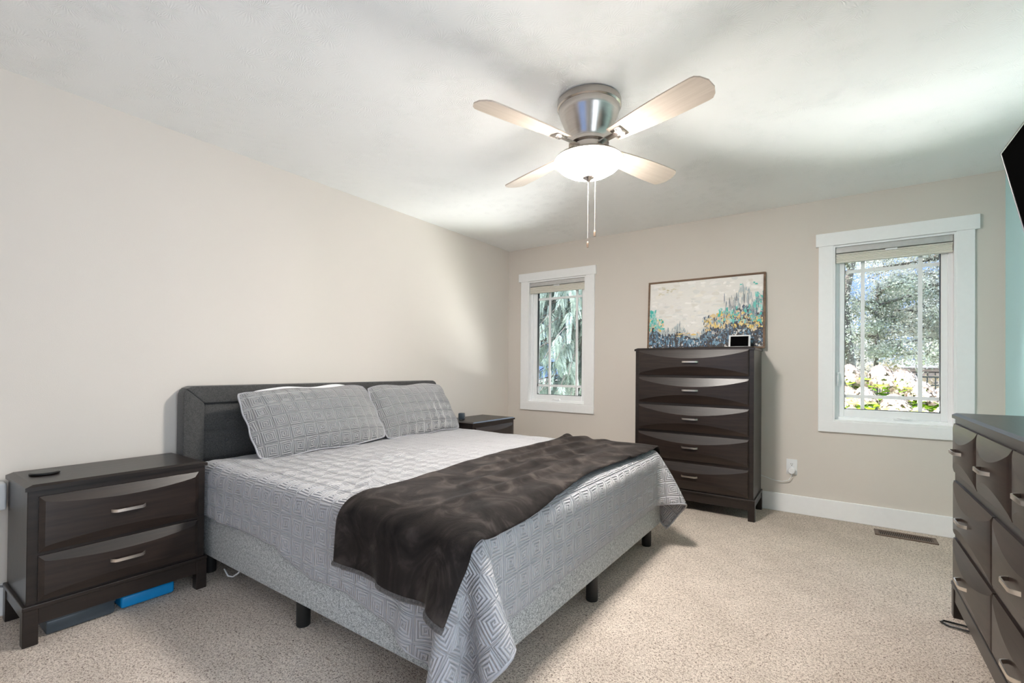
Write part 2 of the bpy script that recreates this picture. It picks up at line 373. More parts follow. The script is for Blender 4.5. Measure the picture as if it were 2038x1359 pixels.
def window(k, cas, hdr, glass, mx, sill_crank_x, latch=None):
    x0, x1, z0, z1 = WIN[k]
    w = bpy.data.objects.new('window_%d' % k, None); C.objects.link(w); w['kind'] = 'structure'
    b = B()
    box(b, cas[0], x0, D-.020, D, z0-.002, z1+.006, .002, 1); box(b, x1, cas[1], D-.020, D, z0-.002, z1+.006, .002, 1)
    box(b, cas[0], cas[1], D-.020, D, cas[2], z0, .002, 1)
    box(b, hdr[0], hdr[1], D-.027, D, z1+.004, hdr[2], .002, 1)
    obj('casing', b, m_trim, w)
    b = B(); t = .012; yj = D+.11                                         # jamb extension lining the opening
    box(b, x0-.001, x0+t, D-.018, yj, z0, z1); box(b, x1-t, x1+.001, D-.018, yj, z0, z1)
    box(b, x0+t, x1-t, D-.018, yj, z0-.001, z0+t); box(b, x0+t, x1-t, D-.018, yj, z1-t, z1+.001)
    obj('jamb_lining', b, m_trim, w)
    g0, g1, gz0, gz1 = glass
    a0, a1, az0, az1 = x0+t, x1-t, z0+t, z1-t
    def ring(bm, o, i, ya, yb, bev):
        box(bm, o[0], i[0], ya, yb, o[2], o[3], bev, 1); box(bm, i[1], o[1], ya, yb, o[2], o[3], bev, 1)
        box(bm, i[0], i[1], ya, yb, o[2], i[2], bev, 1); box(bm, i[0], i[1], ya, yb, i[3], o[3], bev, 1)
    b = B(); mid = (a0+.022, a1-.022, az0+.022, az1-.022)
    ring(b, (a0, a1, az0, az1), mid, D+.030, D+.11, .002); obj('window_frame', b, m_vinyl, w)
    b = B(); ring(b, mid, (g0, g1, gz0, gz1), D+.046, D+.10, .004); s = obj('sash', b, m_vinyl, w)
    b = B(); ring(b, (g0-.001, g1+.001, gz0-.001, gz1+.001), (g0+.0035, g1-.0035, gz0+.0035, gz1-.0035), D+.054, D+.09, 0); obj('gasket', b, m_gasket, w)
    b = B(); box(b, g0, g1, D+.084, D+.088, gz0, gz1); obj('pane', b, m_glass, w)
    b = B(); hw = .012
    for x in mx: box(b, x-hw, x+hw, D+.070, D+.080, gz0, gz1)
    for z in (gz0+.098, gz1-.078): box(b, g0, g1, D+.069, D+.081, z-hw, z+hw)
    obj('grille_bars', b, m_vinyl, w)
    b = B(); prism(b, [(-.052, 0), (.052, 0), (.046, .020), (-.046, .014)], 1, D+.018, D+.046, .002)
    c = obj('crank_cover', b, m_vinyl, w); c.location = (sill_crank_x, 0, z0+.030)
    b = B(); tube(b, [(-.030, D+.016, .018), (.0, D+.010, .012), (.035, D+.014, .007)], .0045, 6); obj('crank_handle', b, m_vinyl, c, True)
    if latch:
        b = B(); box(b, latch[0]-.009, latch[0]+.009, D+.022, D+.032, latch[1]-.055, latch[1]+.055, .004)
        l = obj('latch', b, m_vinyl, w, 40)
        b = B(); tube(b, [(latch[0], D+.018, latch[1]+.035), (latch[0]+.003, D+.008, latch[1]), (latch[0], D+.012, latch[1]-.045)], [.006, .005, .004], 8); obj('latch_lever', b, m_vinyl, l, True)
    # cellular shade drawn up under the head
    sh = thing('window_shade', 'beige shade raised to the head of the ' + ('narrow-looking window by the headboard wall corner' if k == 1 else 'window over the flowering garden bushes'), 'blind', ((x0+x1)/2, D+.012, z1-.012), group='raised window shades')
    hw = (x1-x0)/2-.014
    b = B(); box(b, -hw, hw, -.018, .016, -.044, 0, .006); obj('headrail', b, m_rail, sh, 40)
    b = B(); box(b, -hw+.001, hw-.001, -.016, .013, -.060, -.051, .002)
    for i in range(5): prism(b, [(-.014, -.061-i*.009), (.011, -.061-i*.009), (.015, -.0655-i*.009), (.011, -.070-i*.009), (-.014, -.070-i*.009), (-.018, -.0655-i*.009)], 0, -hw+.004, hw-.004)
    obj('shade_fabric', b, m_shade, sh)
    b = B(); box(b, -hw+.001, hw-.001, -.017, .014, -.118, -.106, .003); obj('bottom_rail', b, m_shade, sh)
    b = B(); box(b, -.035, .035, -.021, -.014, -.060, -.046, .003); obj('shade_clip', b, m_white, sh)
    return w
window(1, (.178, 1.061, .670), (.150, 1.076, 2.160), (.353, .893, .838, 1.955), (.497, .823), .60)
window(2, (2.936, 3.807, .660), (2.918, 3.830, 2.172), (3.101, 3.646, .834, 1.957), (3.212, 3.540), 3.44, (3.060, 1.06))
# added window, unseen behind the camera, to let in sky light
w = bpy.data.objects.new('window_3', None); C.objects.link(w); w['kind'] = 'structure'
b = B(); x0, x1, z0, z1 = REAR
for (a, c, e, g) in ((x0-.09, x0, z0-.09, z1+.09), (x1, x1+.09, z0-.09, z1+.09), (x0, x1, z0-.09, z0), (x0, x1, z1, z1+.09)): box(b, a, c, YF, YF+.02, e, g, .002, 1)
obj('casing', b, m_trim, w)
b = B()
for x in (x0, (x0+x1)/2-.03, x1-.06): box(b, x, x+.06, YF-.12, YF-.06, z0, z1)
box(b, x0, x1, YF-.12, YF-.06, z0, z0+.06); box(b, x0, x1, YF-.12, YF-.06, z1-.06, z1); obj('window_frame', b, m_vinyl, w)
b = B(); box(b, x0, x1, YF-.092, YF-.088, z0, z1); obj('pane', b, m_glass, w)

# added glazed sliding door, unseen beside the camera, for side light
w = bpy.data.objects.new('added_side_door', None); C.objects.link(w); w['kind'] = 'structure'
b = B(); y0, y1, z0, z1 = ADDED_DOOR
for (a, c, e, g) in ((y0-.09, y0, .0, z1+.09), (y1, y1+.09, .0, z1+.09), (y0, y1, z1, z1+.09)): box(b, W-.02, W, a, c, e, g, .002, 1)
obj('casing', b, m_trim, w)
b = B()
for y in (y0, (y0+y1)/2-.04, y1-.07): box(b, W+.06, W+.12, y, y+.07, z0, z1)
box(b, W+.06, W+.12, y0, y1, z0, z0+.08); box(b, W+.06, W+.12, y0, y1, z1-.07, z1); obj('door_frame', b, m_vinyl, w)
b = B(); box(b, W+.088, W+.092, y0, y1, z0, z1); obj('pane', b, m_glass, w)

# ------------------------------------------------------------------ case furniture (front faces local -Y, width along +X)
def drawer_bm(w, h, edge=.007, bow=.017, slope=.30, base=.004, xs_=.0075, nx=40, nz=6):
    bm = B(); P = []
    xs = [0, xs_*.5, xs_] + [xs_+(w-2*xs_)*k/nx for k in range(1, nx)] + [w-xs_, w-xs_*.5, w]
    for x in xs:
        u = 2*x/w-1; dm = min(edge+base+bow*(1-u*u), edge+.55*min(x, w-x)); zt = max(.0004, (dm-edge)/slope)
        zs = [0, zt*.5, zt] + [zt+(h-2*zt)*k/nz for k in range(1, nz)] + [h-zt, h-zt*.5, h]
        P.append([(x, -min(dm, edge+slope*min(z, h-z)), z) for z in zs])
    V = grid(bm, P); n, m = len(P)-1, len(P[0])-1
    back = [[bm.verts.new((x, .004, z)) for z in (0, h)] for x in (0, w)]
    bm.faces.new([V[i][0] for i in range(n+1)] + [back[1][0], back[0][0]])
    bm.faces.new([V[i][m] for i in range(n, -1, -1)] + [back[0][1], back[1][1]])
    bm.faces.new([V[0][j] for j in range(m, -1, -1)] + [back[0][0], back[0][1]])
    bm.faces.new([V[n][j] for j in range(m+1)] + [back[1][1], back[1][0]])
    return bm
def handle_bm(L=.125, proj=.026, hgt=.013, t=.0042):
    bm = B(); h = L/2
    path = [(-h, 0), (-h+.004, -.010), (-h+.014, -proj+.003), (-h+.022, -proj), (h-.022, -proj), (h-.014, -proj+.003), (h-.004, -.010), (h, 0)]
    out = []
    for k, p in enumerate(path):
        a = Vector(path[max(k-1, 0)]); c = Vector(path[min(k+1, len(path)-1)]); d = (c-a).normalized(); nrm = Vector((d.y, -d.x))
        out.append((Vector(p)+nrm*t/2, Vector(p)-nrm*t/2))
    poly = [(o[0].x, o[0].y) for o in out] + [(o[1].x, o[1].y) for o in out[::-1]]
    prism(bm, poly, 2, -hgt/2, hgt/2); return bm
def case(root, Wd, Dp, Ht, rows, foot=.155, **face):
    """rows: (z0, z1, number of drawers across)"""
    leg = .046
    b = B(); box(b, .006, Wd-.006, .006, Dp-.012, foot+.004, Ht-.022, .002, 1); obj('carcass', b, m_wood, root)
    b = B()                                                            # top with a sloped edge all round
    t0, t1 = Ht-.024, Ht; c = .016
    lo = [(-.002, -.004), (Wd+.002, -.004), (Wd+.002, Dp), (-.002, Dp)]
    hi = [(-.002+c*1.5, -.004+c*.7), (Wd+.002-c*1.5, -.004+c*.7), (Wd+.002-c*1.5, Dp), (-.002+c*1.5, Dp)]
    v = [[b.verts.new((x, y, z)) for x, y in P] for P, z in ((lo, t0), (lo, t1-.009), (hi, t1))]
    b.faces.new(v[0]); b.faces.new(v[2])
    for A, Q in ((v[0], v[1]), (v[1], v[2])):
        for i in range(4): b.faces.new((A[i], A[(i+1)%4], Q[(i+1)%4], Q[i]))
    obj('top', b, m_wood, root)
    b = B()                                                            # moulding and apron under the box
    box(b, -.006, Wd+.006, -.006, Dp-.006, foot-.012, foot+.006, .003)
    box(b, leg-.006, Wd-leg+.006, .000, .018, foot-.075, foot-.010, .001, 1)
    box(b, .000, .018, leg-.006, Dp-leg, foot-.055, foot-.010, .001, 1); box(b, Wd-.018, Wd, leg-.006, Dp-leg, foot-.055, foot-.010, .001, 1)
    obj('base_rail', b, m_wood, root)
    for x in (-.004, Wd+.004-leg):
        for y in (-.004, Dp-leg-.006):
            b = B(); box(b, x, x+leg, y, y+leg, 0, foot-.011, .002, 1); obj('leg', b, m_wood, root)
    side = .038
    for (z0, z1, n) in rows:
        wd = (Wd-2*side-(n-1)*.010)/n
        for k in range(n):
            x = side+k*(wd+.010)
            d = obj('drawer', drawer_bm(wd, z1-z0, **face), m_woodface, root, 9); d.location = (x, .004, z0)
            hb = obj('handle', handle_bm(), m_nickel, d, 35); dep = min(.028, .011+.30*(z1-z0)/2)
            hb.location = (wd/2, -.0225, (z1-z0)*.52)
    return root
NS_ROWS = [(.172, .352, 1), (.366, .590, 1)]
n1 = thing('nightstand', 'dark wooden nightstand with two drawers standing close beside the outlet expander', 'nightstand', (.432, .425, 0), PI/2, 'matching nightstands')
case(n1, .647, .385, .640, NS_ROWS, bow=.012, slope=.46, base=.009, xs_=.0175)
def dup(root, loc, rotz, label):
    r = root.copy(); C.objects.link(r); r.location = loc; r.rotation_euler = (0, 0, rotz); r['label'] = label
    for ch in root.children:
        c = ch.copy(); C.objects.link(c); c.parent = r
        for g in ch.children:
            d = g.copy(); C.objects.link(d); d.parent = c
    return r
dup(n1, (.432, 3.180, 0), PI/2, 'dark nightstand mostly hidden behind the far side of the bed')
ch = thing('chest_of_drawers', 'tall dark wooden chest of five drawers between the two windows', 'chest of drawers', (1.640, 3.870, 0))
case(ch, .916, .430, 1.300, [(.172+.2265*k, .172+.2265*k+.205, 1) for k in range(5)])
dr = thing('dresser', 'long low dark dresser with many drawers against the pale aqua wall', 'dresser', (3.502, 2.962, 0), -PI/2)
case(dr, 1.400, .435, .935, [(.160, .368, 2), (.388, .628, 2), (.668, .888, 3)], .150)

# ------------------------------------------------------------------ bed
bed = thing('bed', 'king bed with charcoal tufted headboard and grey flecked base on black legs', 'bed', (0, 0, 0))
BX0, BX1, BY0, BY1 = .125, 2.125, 1.105, 3.035
b = B(); box(b, BX0, BX1, BY0, BY1, .130, .345, .012); obj('bed_base', b, m_base, bed, 40)
b = B(); box(b, BX0, BX1-.01, BY0+.012, BY1-.012, .346, .588, .05, 5); obj('mattress', b, m_linen, bed, 40)
for (x, y) in ((1.158, 1.165), (2.083, 2.105), (2.062, 2.955), (2.062, 1.185), (.25, 1.17), (.25, 2.96), (1.158, 2.97), (1.158, 2.07)):
    b = B(); lathe(b, [(.027, 0), (.029, .004), (.029, .131)], 24, (x, y, 0)); obj('leg', b, m_blackmatt, bed, 40)
b = B(); hx0, hx1 = .022, .112; ya, yb, zt, wdt = 1.082, 3.062, 1.006, .105
def hb_piece(poly):
    q = bmesh.new(); v0 = [q.verts.new((hx0, *p)) for p in poly]; v1 = [q.verts.new((hx1, *p)) for p in poly]
    n = len(poly); q.faces.new(v0); q.faces.new(v1)
    for i in range(n): q.faces.new((v0[i], v1[i], v1[(i+1)%n], v0[(i+1)%n]))
    bmesh.ops.recalc_face_normals(q, faces=q.faces[:]); bmesh.ops.bevel(q, geom=q.edges[:], offset=.0075, segments=3, profile=.5, affect='EDGES'); merge(b, q)
cr_ = .045
hb_piece([(ya, .12), (ya, zt-cr_), (ya+cr_*.3, zt-cr_*.3), (ya+wdt, zt-wdt+.008), (ya+wdt, .12)])
hb_piece([(yb, .12), (yb, zt-cr_), (yb-cr_*.3, zt-cr_*.3), (yb-wdt, zt-wdt+.008), (yb-wdt, .12)])
hb_piece([(ya+cr_*.3, zt-cr_*.3), (ya+cr_, zt), (yb-cr_, zt), (yb-cr_*.3, zt-cr_*.3), (yb-wdt, zt-wdt+.008), (ya+wdt, zt-wdt+.008)])
hb = obj('headboard', b, m_head, bed, 50)
b = B(); py0, py1, pz0, pz1 = ya+wdt-.004, yb-wdt+.004, .30, zt-wdt+.012; ny, nz = 240, 60
bt_y = [py0+.14+k*(py1-py0-.28)/7 for k in range(8)]; bt_z = [.80, .685, .50]
P = []
for i in range(ny+1):
    y = py0+(py1-py0)*i/ny; row = []
    for j in range(nz+1):
        z = pz0+(pz1-pz0)*j/nz
        d = .018
        for sz in (.575, .742): d -= .012*math.exp(-((z-sz)/.007)**2)
        for by in bt_y:
            for bz in bt_z: d -= .013*math.exp(-(((y-by)**2+(z-bz)**2)/.022**2))
        e = min(y-py0, py1-y, pz1-z); d -= .018*math.exp(-e/.010)
        row.append((.072+d, y, z))
    P.append(row)
grid(b, P); pn = obj('headboard_panel', b, m_head, hb, True)
for by in bt_y:
    for bz in bt_z:
        b = B(); lathe(b, [(.0, .006), (.006, .0055), (.010, .003), (.0115, 0), (.010, -.003)], 16); o = obj('button', b, m_head, hb, True)
        o.location = (.078, by, bz); o.rotation_euler = (0, PI/2, 0)

# ------------------------------------------------------------------ cloth, settled by position-based dynamics
def settle(X, collide, steps=260, iters=16, dt=.016, grav=2.6, bend=.25, shear=.35, slack=None, pin=None, rest=None):
    n, m = X.shape[:2]; idx = np.arange(n*m).reshape(n, m); R = (X if rest is None else rest).reshape(-1, 3)
    groups = []
    def add(i, j, k):
        i = i.ravel(); j = j.ravel(); L = np.linalg.norm(R[i]-R[j], axis=1)
        if slack is not None: L = L*(1+.5*(slack.ravel()[i]+slack.ravel()[j]))
        groups.append((i, j, L, k))
    for s in (0, 1):
        add(idx[s:n-1:2, :], idx[s+1:n:2, :], 1.0); add(idx[:, s:m-1:2], idx[:, s+1:m:2], 1.0)
        add(idx[s:n-1:2, :-1], idx[s+1:n:2, 1:], shear); add(idx[s:n-1:2, 1:], idx[s+1:n:2, :-1], shear)
    for s in range(4):
        a = idx[s::4, :]; c = idx[s+2::4, :]; k = min(len(a), len(c)); add(a[:k], c[:k], bend)
        a = idx[:, s::4]; c = idx[:, s+2::4]; k = min(a.shape[1], c.shape[1]); add(a[:, :k], c[:, :k], bend)
    free = np.ones(n*m) if pin is None else 1.0-pin.ravel().astype(float)
    gw = []
    for (i, j, L, k) in groups:
        tot = np.maximum(free[i]+free[j], 1e-9); gw.append((i, j, L, k, (free[i]/tot)[:, None], (free[j]/tot)[:, None]))
    fz = free[:, None] > 0
    R = X.reshape(-1, 3); p = R.copy(); v = np.zeros_like(p)
    for st in range(steps):
        x = p.copy(); v[:, 2] -= grav*dt; v *= .97; p = p+v*dt
        for it in range(iters):
            for (i, j, L, k, wi, wj) in gw:
                d = p[j]-p[i]; l = np.linalg.norm(d, axis=1)+1e-9; c = d*((l-L)/l*k)[:, None]
                p[i] += c*wi; p[j] -= c*wj
            p, hit = collide(p); p = np.where(fz, p, R)
        p[hit] = x[hit]*.72+p[hit]*.28*1.0
        p, _ = collide(p)
        v = (p-x)/dt
    for it in range(60):
        for (i, j, L, k, wi, wj) in gw:
            if k < .3: continue
            d = p[j]-p[i]; l = np.linalg.norm(d, axis=1)+1e-9; c = d*(np.maximum(l-L, 0)/l*k)[:, None]
            p[i] += c*wi; p[j] -= c*wj
        p, _ = collide(p); p = np.where(fz, p, R)
    return p.reshape(n, m, 3)
def rbox(lo, hi, r):
    lo = np.array(lo); hi = np.array(hi); c = (lo+hi)/2; hf = (hi-lo)/2-r
    def f(p):
        q = p-c; a = np.abs(q)-hf; sg = np.sign(q)
        out = np.maximum(a, 0); ln = np.linalg.norm(out, axis=1)
        sd = ln+np.minimum(a.max(axis=1), 0)-r; inside = sd < 0
        g = np.where(ln[:, None] > 1e-9, out/(ln[:, None]+1e-12), 0.0)
        deep = ln <= 1e-9
        if deep.any():
            k = a[deep].argmax(axis=1); gg = np.zeros((deep.sum(), 3)); gg[np.arange(len(k)), k] = 1; g[deep] = gg
        p = p.copy(); p[inside] -= (sd[:, None]*g*sg)[inside]
        return p, inside
    return f
rng = np.random.default_rng(3)
bedbox = rbox((-.6, BY0-.010, -.8), (BX1+.012, BY1+.010, .602), .06)
def quilt_collide(p):
    p, hit = bedbox(p)
    nz = (p[:, 0] < .450) & (p[:, 1] < 1.089); p[nz, 1] = 1.089
    nz2 = (p[:, 0] < .475) & (p[:, 1] > 3.160); p[nz2, 1] = 3.160
    p[:, 2] = np.maximum(p[:, 2], .012)
    return p, hit
NX, NY = 76, 92
cor = {'hn': (.300, .815), 'fn': (2.450, .545), 'ff': (2.425, 3.350), 'hf': (.22, 3.300)}
s = np.linspace(0, 1, NX)[:, None, None]; t = np.linspace(0, 1, NY)[None, :, None]
near_x = [.30, .45, .80, 1.06, 1.22, 1.34, 1.56, 1.79, 1.89, 2.0, 2.12, 2.46]; near_y = [.865, .865, .873, .862, .812, .800, .806, .766, .748, .705, .665, .560]
flat = (1-s)*((1-t)*np.array(cor['hn'])+t*np.array(cor['hf'])) + s*((1-t)*np.array(cor['fn'])+t*np.array(cor['ff']))
z = np.full((NX, NY, 1), .606)
X0 = np.concatenate([flat, z], axis=2)
ny_ = np.interp(flat[:, :1, 0], near_x, near_y)[..., None]; y0_ = flat[:, :1, 1:2]; y1_ = flat[:, -1:, 1:2]
flat[..., 1:2] = ny_+(flat[..., 1:2]-y0_)*(y1_-ny_)/(y1_-y0_)
X0 = np.concatenate([flat, z], axis=2)
gx, gy = flat[..., 0], flat[..., 1]
slack = .002*np.ones((NX, NY)) + .03*np.exp(-(((gy-1.25-(gx-1.55)*-.8)/.10)**2+((gx-1.45)/.35)**2))
X0[..., 2] += .003*rng.standard_normal((NX, NY)) + .010*np.sin(9*gx+4*gy)
qpin = (gx < 2.03) & (gy > 1.21) & (gy < 2.93)
X0[..., 2] = np.where(qpin, .606, X0[..., 2])
hang = (gx < .475) & (gy < 1.30)                                   # tucked down between the bed and the nightstand
dd = 1.158-gy; ang = np.clip(dd/.06, 0, PI/2)
X0[..., 1] = np.where(hang & (dd > 0), 1.158-.06*np.sin(ang)-.003, X0[..., 1]); X0[..., 2] = np.where(hang, .606-.06*(1-np.cos(ang))-np.maximum(dd-.0942, 0), X0[..., 2])
qpin = qpin | hang
Q = settle(X0, quilt_collide, slack=slack, pin=qpin, rest=np.concatenate([flat, z], axis=2))
# small soft creases left in the cloth on the top of the bed
def fbm(x, y, s): return np.sin(x*s+1.7*np.sin(y*s*.7))*np.sin(y*s*1.1+1.3*np.sin(x*s*.8))
top = np.clip((Q[..., 2]-.585)/.02, 0, 1)
Q[..., 2] += top*(.005*fbm(gx, gy, 9)+.004*fbm(gx+3, gy+1, 17)+.003)
cr1 = np.exp(-((gy-1.30+.62*(gx-1.45)-.05*np.sin(7*gx))/.022)**2)*np.exp(-((gx-1.35)/.28)**2)
cr2 = np.exp(-((gx-1.02-.3*(gy-1.85))/.020)**2)*np.exp(-((gy-1.85)/.22)**2)
cr3 = np.exp(-((gx-1.12+.5*(gy-1.9))/.018)**2)*np.exp(-((gy-1.95)/.16)**2)
Q[..., 2] += top*(.028*cr1+.020*cr2+.018*cr3)
def cloth_obj(name, Pts, UV, mat, thick, parent=None):
    b = B(); grid(b, [[tuple(q) for q in row] for row in Pts], [[tuple(q) for q in row] for row in UV])
    o = obj(name, b, mat, parent, True)
    md = o.modifiers.new('thickness', 'SOLIDIFY'); md.thickness = thick; md.offset = 1.0
    md = o.modifiers.new('smooth', 'SUBSURF'); md.levels = 1; md.render_levels = 1
    return o
def flip_if_down(Pts):
    a = Pts[Pts.shape[0]//2, Pts.shape[1]//2]; d1 = Pts[Pts.shape[0]//2+1, Pts.shape[1]//2]-a; d2 = Pts[Pts.shape[0]//2, Pts.shape[1]//2+1]-a
    return np.cross(d1, d2)[2]
qo = cloth_obj('quilt', Q, flat, m_quilt, .008)
tag(qo, 'silver grey quilt stitched in square spirals, draped over the bed', 'quilt')
edge = list(Q[:, 0])+list(Q[-1, 1:])+list(Q[::-1, -1][1:])
b = B(); tube(b, [tuple(q) for q in edge], .0065, 6); obj('binding', b, m_bind, qo, True)

# throw blanket, settled on the quilt
gxs, gzs = .02, .02
HX = int(3.2/gxs); top_h = np.full((HX, HX), -1.0); side_y = np.full((HX, 60), 9.0)
def splat(Pts):
    A = Pts.reshape(-1, 3)
    for q in A:
        i, j, k = int(q[0]/gxs), int(q[1]/gxs), int(q[2]/gzs)
        for di in (-1, 0, 1):
            for dj in (-1, 0, 1):
                if 0 <= i+di < HX and 0 <= j+dj < HX and q[2] > .5: top_h[i+di, j+dj] = max(top_h[i+di, j+dj], q[2])
                if 0 <= i+di < HX and 0 <= k+dj < 60 and q[1] < 1.4: side_y[i+di, k+dj] = min(side_y[i+di, k+dj], q[1])
splat(Q)
tb = rbox((-.6, BY0-.030, -.8), (BX1+.030, BY1+.030, .622), .07)
def throw_collide(p):
    p, hit = tb(p)
    i = np.clip((p[:, 0]/gxs).astype(int), 0, HX-1); j = np.clip((p[:, 1]/gxs).astype(int), 0, HX-1)
    h = top_h[i, j]+.013; m = (h > .58) & (p[:, 2] < h) & (p[:, 1] > BY0-.01) & (p[:, 0] < BX1+.01); p[m, 2] = h[m]
    k = np.clip((p[:, 2]/gzs).astype(int), 0, 59); sy = side_y[i, k]-.013
    m2 = (sy < 1.2) & (p[:, 1] > sy) & (p[:, 1] < 1.25) & (p[:, 2] < .57); p[m2, 1] = sy[m2]
    p[:, 2] = np.maximum(p[:, 2], .02)
    return p, hit | m | m2
TX, TY = 34, 110
s = np.linspace(0, 1, TX)[:, None, None]; t = np.linspace(0, 1, TY)[None, :, None]
c4 = [np.array((1.545, .885)), np.array((2.160, .870)), np.array((2.080, 3.30)), np.array((1.435, 3.30))]
tf = (1-s)*((1-t)*c4[0]+t*c4[3]) + s*((1-t)*c4[1]+t*c4[2])
tf[..., 0] += .02*np.sin(3.0*t[..., 0]*PI)
TX0 = np.concatenate([tf, np.full((TX, TY, 1), .628)], axis=2)
tx, ty = tf[..., 0], tf[..., 1]
TX0[..., 2] += .012*np.sin(26*(tx+.12*np.sin(2.5*ty)))+.002*rng.standard_normal((TX, TY))
tpin = (ty > 1.22) & (ty < 2.9) & (tx < 2.04)
TX0[..., 2] = np.where(tpin, .628, TX0[..., 2])
TH = settle(TX0, throw_collide, steps=220, slack=.004+.012*np.abs(np.sin(13*tx+2*ty)), bend=.2, pin=tpin)
for _ in range(5):
    A = TH.copy(); A[1:-1, 1:-1] = .2*(TH[1:-1, 1:-1]+TH[:-2, 1:-1]+TH[2:, 1:-1]+TH[1:-1, :-2]+TH[1:-1, 2:]); TH = A
tt = np.clip((TH[..., 2]-.60)/.02, 0, 1)
ridge = .027*np.maximum(np.sin(44*(tx-1.5)+3.2*np.sin(1.3*ty+.5)+1.5*np.sin(3.3*ty)), 0)**2*np.clip(.35+.65*np.sin(2.3*ty+5*tx), 0, 1)*np.clip((2.12-tx)/.2, .25, 1)+.003*fbm(tx, ty, 14)
TH[..., 2] += tt*ridge+.004*tt
TH[..., 1] -= (1-tt)*(ty < 1.2)*(.010*np.sin(19*(tx-1.5)+3*TH[..., 2])+.010)
to = cloth_obj('throw_blanket', TH, tf, m_velvet, .012)
tag(to, 'dark brown plush throw folded across the foot end of the bed', 'blanket')
b = B(); tube(b, [tuple(q+np.array((0, -.004, 0))) for q in TH[:, 0]], .011, 8)
obj('fleece_hem', b, m_fleecehem, to, True)

# ------------------------------------------------------------------ pillows
def pillow_bm(w, h, th, seed, piping=True, nx=44, nz=28, pinch=.05):
    rs = random.Random(seed); ph = [rs.uniform(0, 6) for _ in range(6)]
    bm = B()
    def pt(u, v, side):
        x = u*w/2*(1-.045*abs(v)**9-.25*pinch*(1-v*v)); z = v*h/2*(1-.075*abs(u)**9-.4*pinch*(1-u*u))
        a = max(0, 1-abs(u)**2.6); c = max(0, 1-abs(v)**2.4)
        t = th/2*(a**.55)*(c**.55)
        t *= 1+.05*math.sin(3*u+ph[0])*math.sin(4*v+ph[1])+.03*math.sin(7*u+ph[2]+2*v)
        return (x+.004*math.sin(9*v+ph[3]), -side*t, z+.006*math.sin(6*u+ph[4])*abs(v))
    for side in (1, -1):
        P = [[pt(math.sin(PI/2*(-1+2*i/nx)), math.sin(PI/2*(-1+2*j/nz)), side) for j in range(nz+1)] for i in range(nx+1)]
        UV = [[(p[0]+.4+seed*.013, p[2]+.3) for p in row] for row in P]
        grid(bm, P, UV)
    bmesh.ops.remove_doubles(bm, verts=bm.verts[:], dist=.0004)
    rim = [pt(math.sin(PI/2*(-1+2*i/nx)), -1, 1) for i in range(nx+1)] + [pt(1, math.sin(PI/2*(-1+2*j/nz)), 1) for j in range(1, nz+1)] \
        + [pt(math.sin(PI/2*(1-2*i/nx)), 1, 1) for i in range(1, nx+1)] + [pt(-1, math.sin(PI/2*(1-2*j/nz)), 1) for j in range(1, nz+1)]
    return bm, rim
def pillow(name, label, loc, lean, yaw, roll, w, h, th, seed, mat, cat='pillow', group=None, pipe=m_bind):
    bm, rim = pillow_bm(w, h, th, seed)
    o = obj(name, bm, mat, None, True); o.location = loc
    # local: width X, front -Y, up Z  ->  front faces +x of the room, leaning back
    o.rotation_euler = (Matrix.Rotation(PI/2+yaw, 3, 'Z') @ Matrix.Rotation(-lean, 3, 'X') @ Matrix.Rotation(roll, 3, 'Y')).to_euler()
    tag(o, label, cat, group)
    b = B(); tube(b, rim, .006, 6); obj('piping', b, pipe, o, True)
    return o
pillow('sham_pillow', 'quilted grey pillow propped against the headboard beside the nearer nightstand', (.375, 1.735, .800), .60, .02, -.02, .900, .440, .17, 1, m_sham, group='quilted pillows on the bed')
pillow('sham_pillow', 'quilted grey pillow slumped behind its neighbour, toward the window corner', (.360, 2.575, .800), .60, -.02, -.01, .760, .440, .16, 2, m_sham, group='quilted pillows on the bed')
pillow('bed_pillow', 'plain white pillow peeking out from behind the nearer quilted pillow', (.232, 1.770, .793), .40, 0, -.02, .70, .42, .10, 3, m_linen, pipe=m_linen)

# ------------------------------------------------------------------ ceiling fan
fan = thing('ceiling_fan', 'brushed nickel flush ceiling fan with four pale blades and lit bowl', 'ceiling fan', (2.05, 2.10, H))
b = B(); lathe(b, [(.150, 0), (.156, -.006), (.156, -.034), (.150, -.040)], 64); obj('trim_ring', b, m_fanmetal, fan, 35)
b = B(); lathe(b, [(.148, -.036), (.150, -.046), (.140, -.075), (.122, -.120), (.104, -.160), (.094, -.186), (.092, -.196)], 64); obj('motor_housing', b, m_fanmetal, fan, 35)
b = B(); lathe(b, [(.088, -.192), (.098, -.200), (.098, -.214), (.080, -.220), (.078, -.238), (.090, -.262), (.130, -.271), (.160, -.281), (.1665, -.289), (.1665, -.294)], 48); obj('light_fitter', b, m_fanmetal, fan, 35)
b = B(); lathe(b, [(.166, -.293), (.168, -.297), (.162, -.309), (.140, -.331), (.105, -.352), (.065, -.366), (.026, -.372), (.0, -.373)], 64); bo = obj('light_bowl', b, m_bowl, fan, True)
b = B(); lathe(b, [(.0, -.367), (.030, -.369), (.028, -.377), (.014, -.385), (.008, -.393), (.0, -.396)], 32); obj('finial', b, m_fanmetal, fan, 40)
def blade_bm():
    bm = B(); xs = [.155+.495*k/30 for k in range(31)]; up, lo = [], []
    for x in xs:
        u = (x-.155)/.495
        w = .046+.026*math.sin(min(1, u*1.25)*PI/2)
        if u > .90: w *= max(.30, (1-((u-.90)/.10)**2.6*.70))
        up.append((x, w)); lo.append((x, -w))
    poly = up+lo[::-1]
    q = bmesh.new(); v0 = [q.verts.new((x, y, .003)) for x, y in poly]; v1 = [q.verts.new((x, y, -.003)) for x, y in poly]; n = len(poly)
    q.faces.new(v0); q.faces.new(v1[::-1])
    for i in range(n): q.faces.new((v0[i], v1[i], v1[(i+1)%n], v0[(i+1)%n]))
    merge(bm, q); return bm
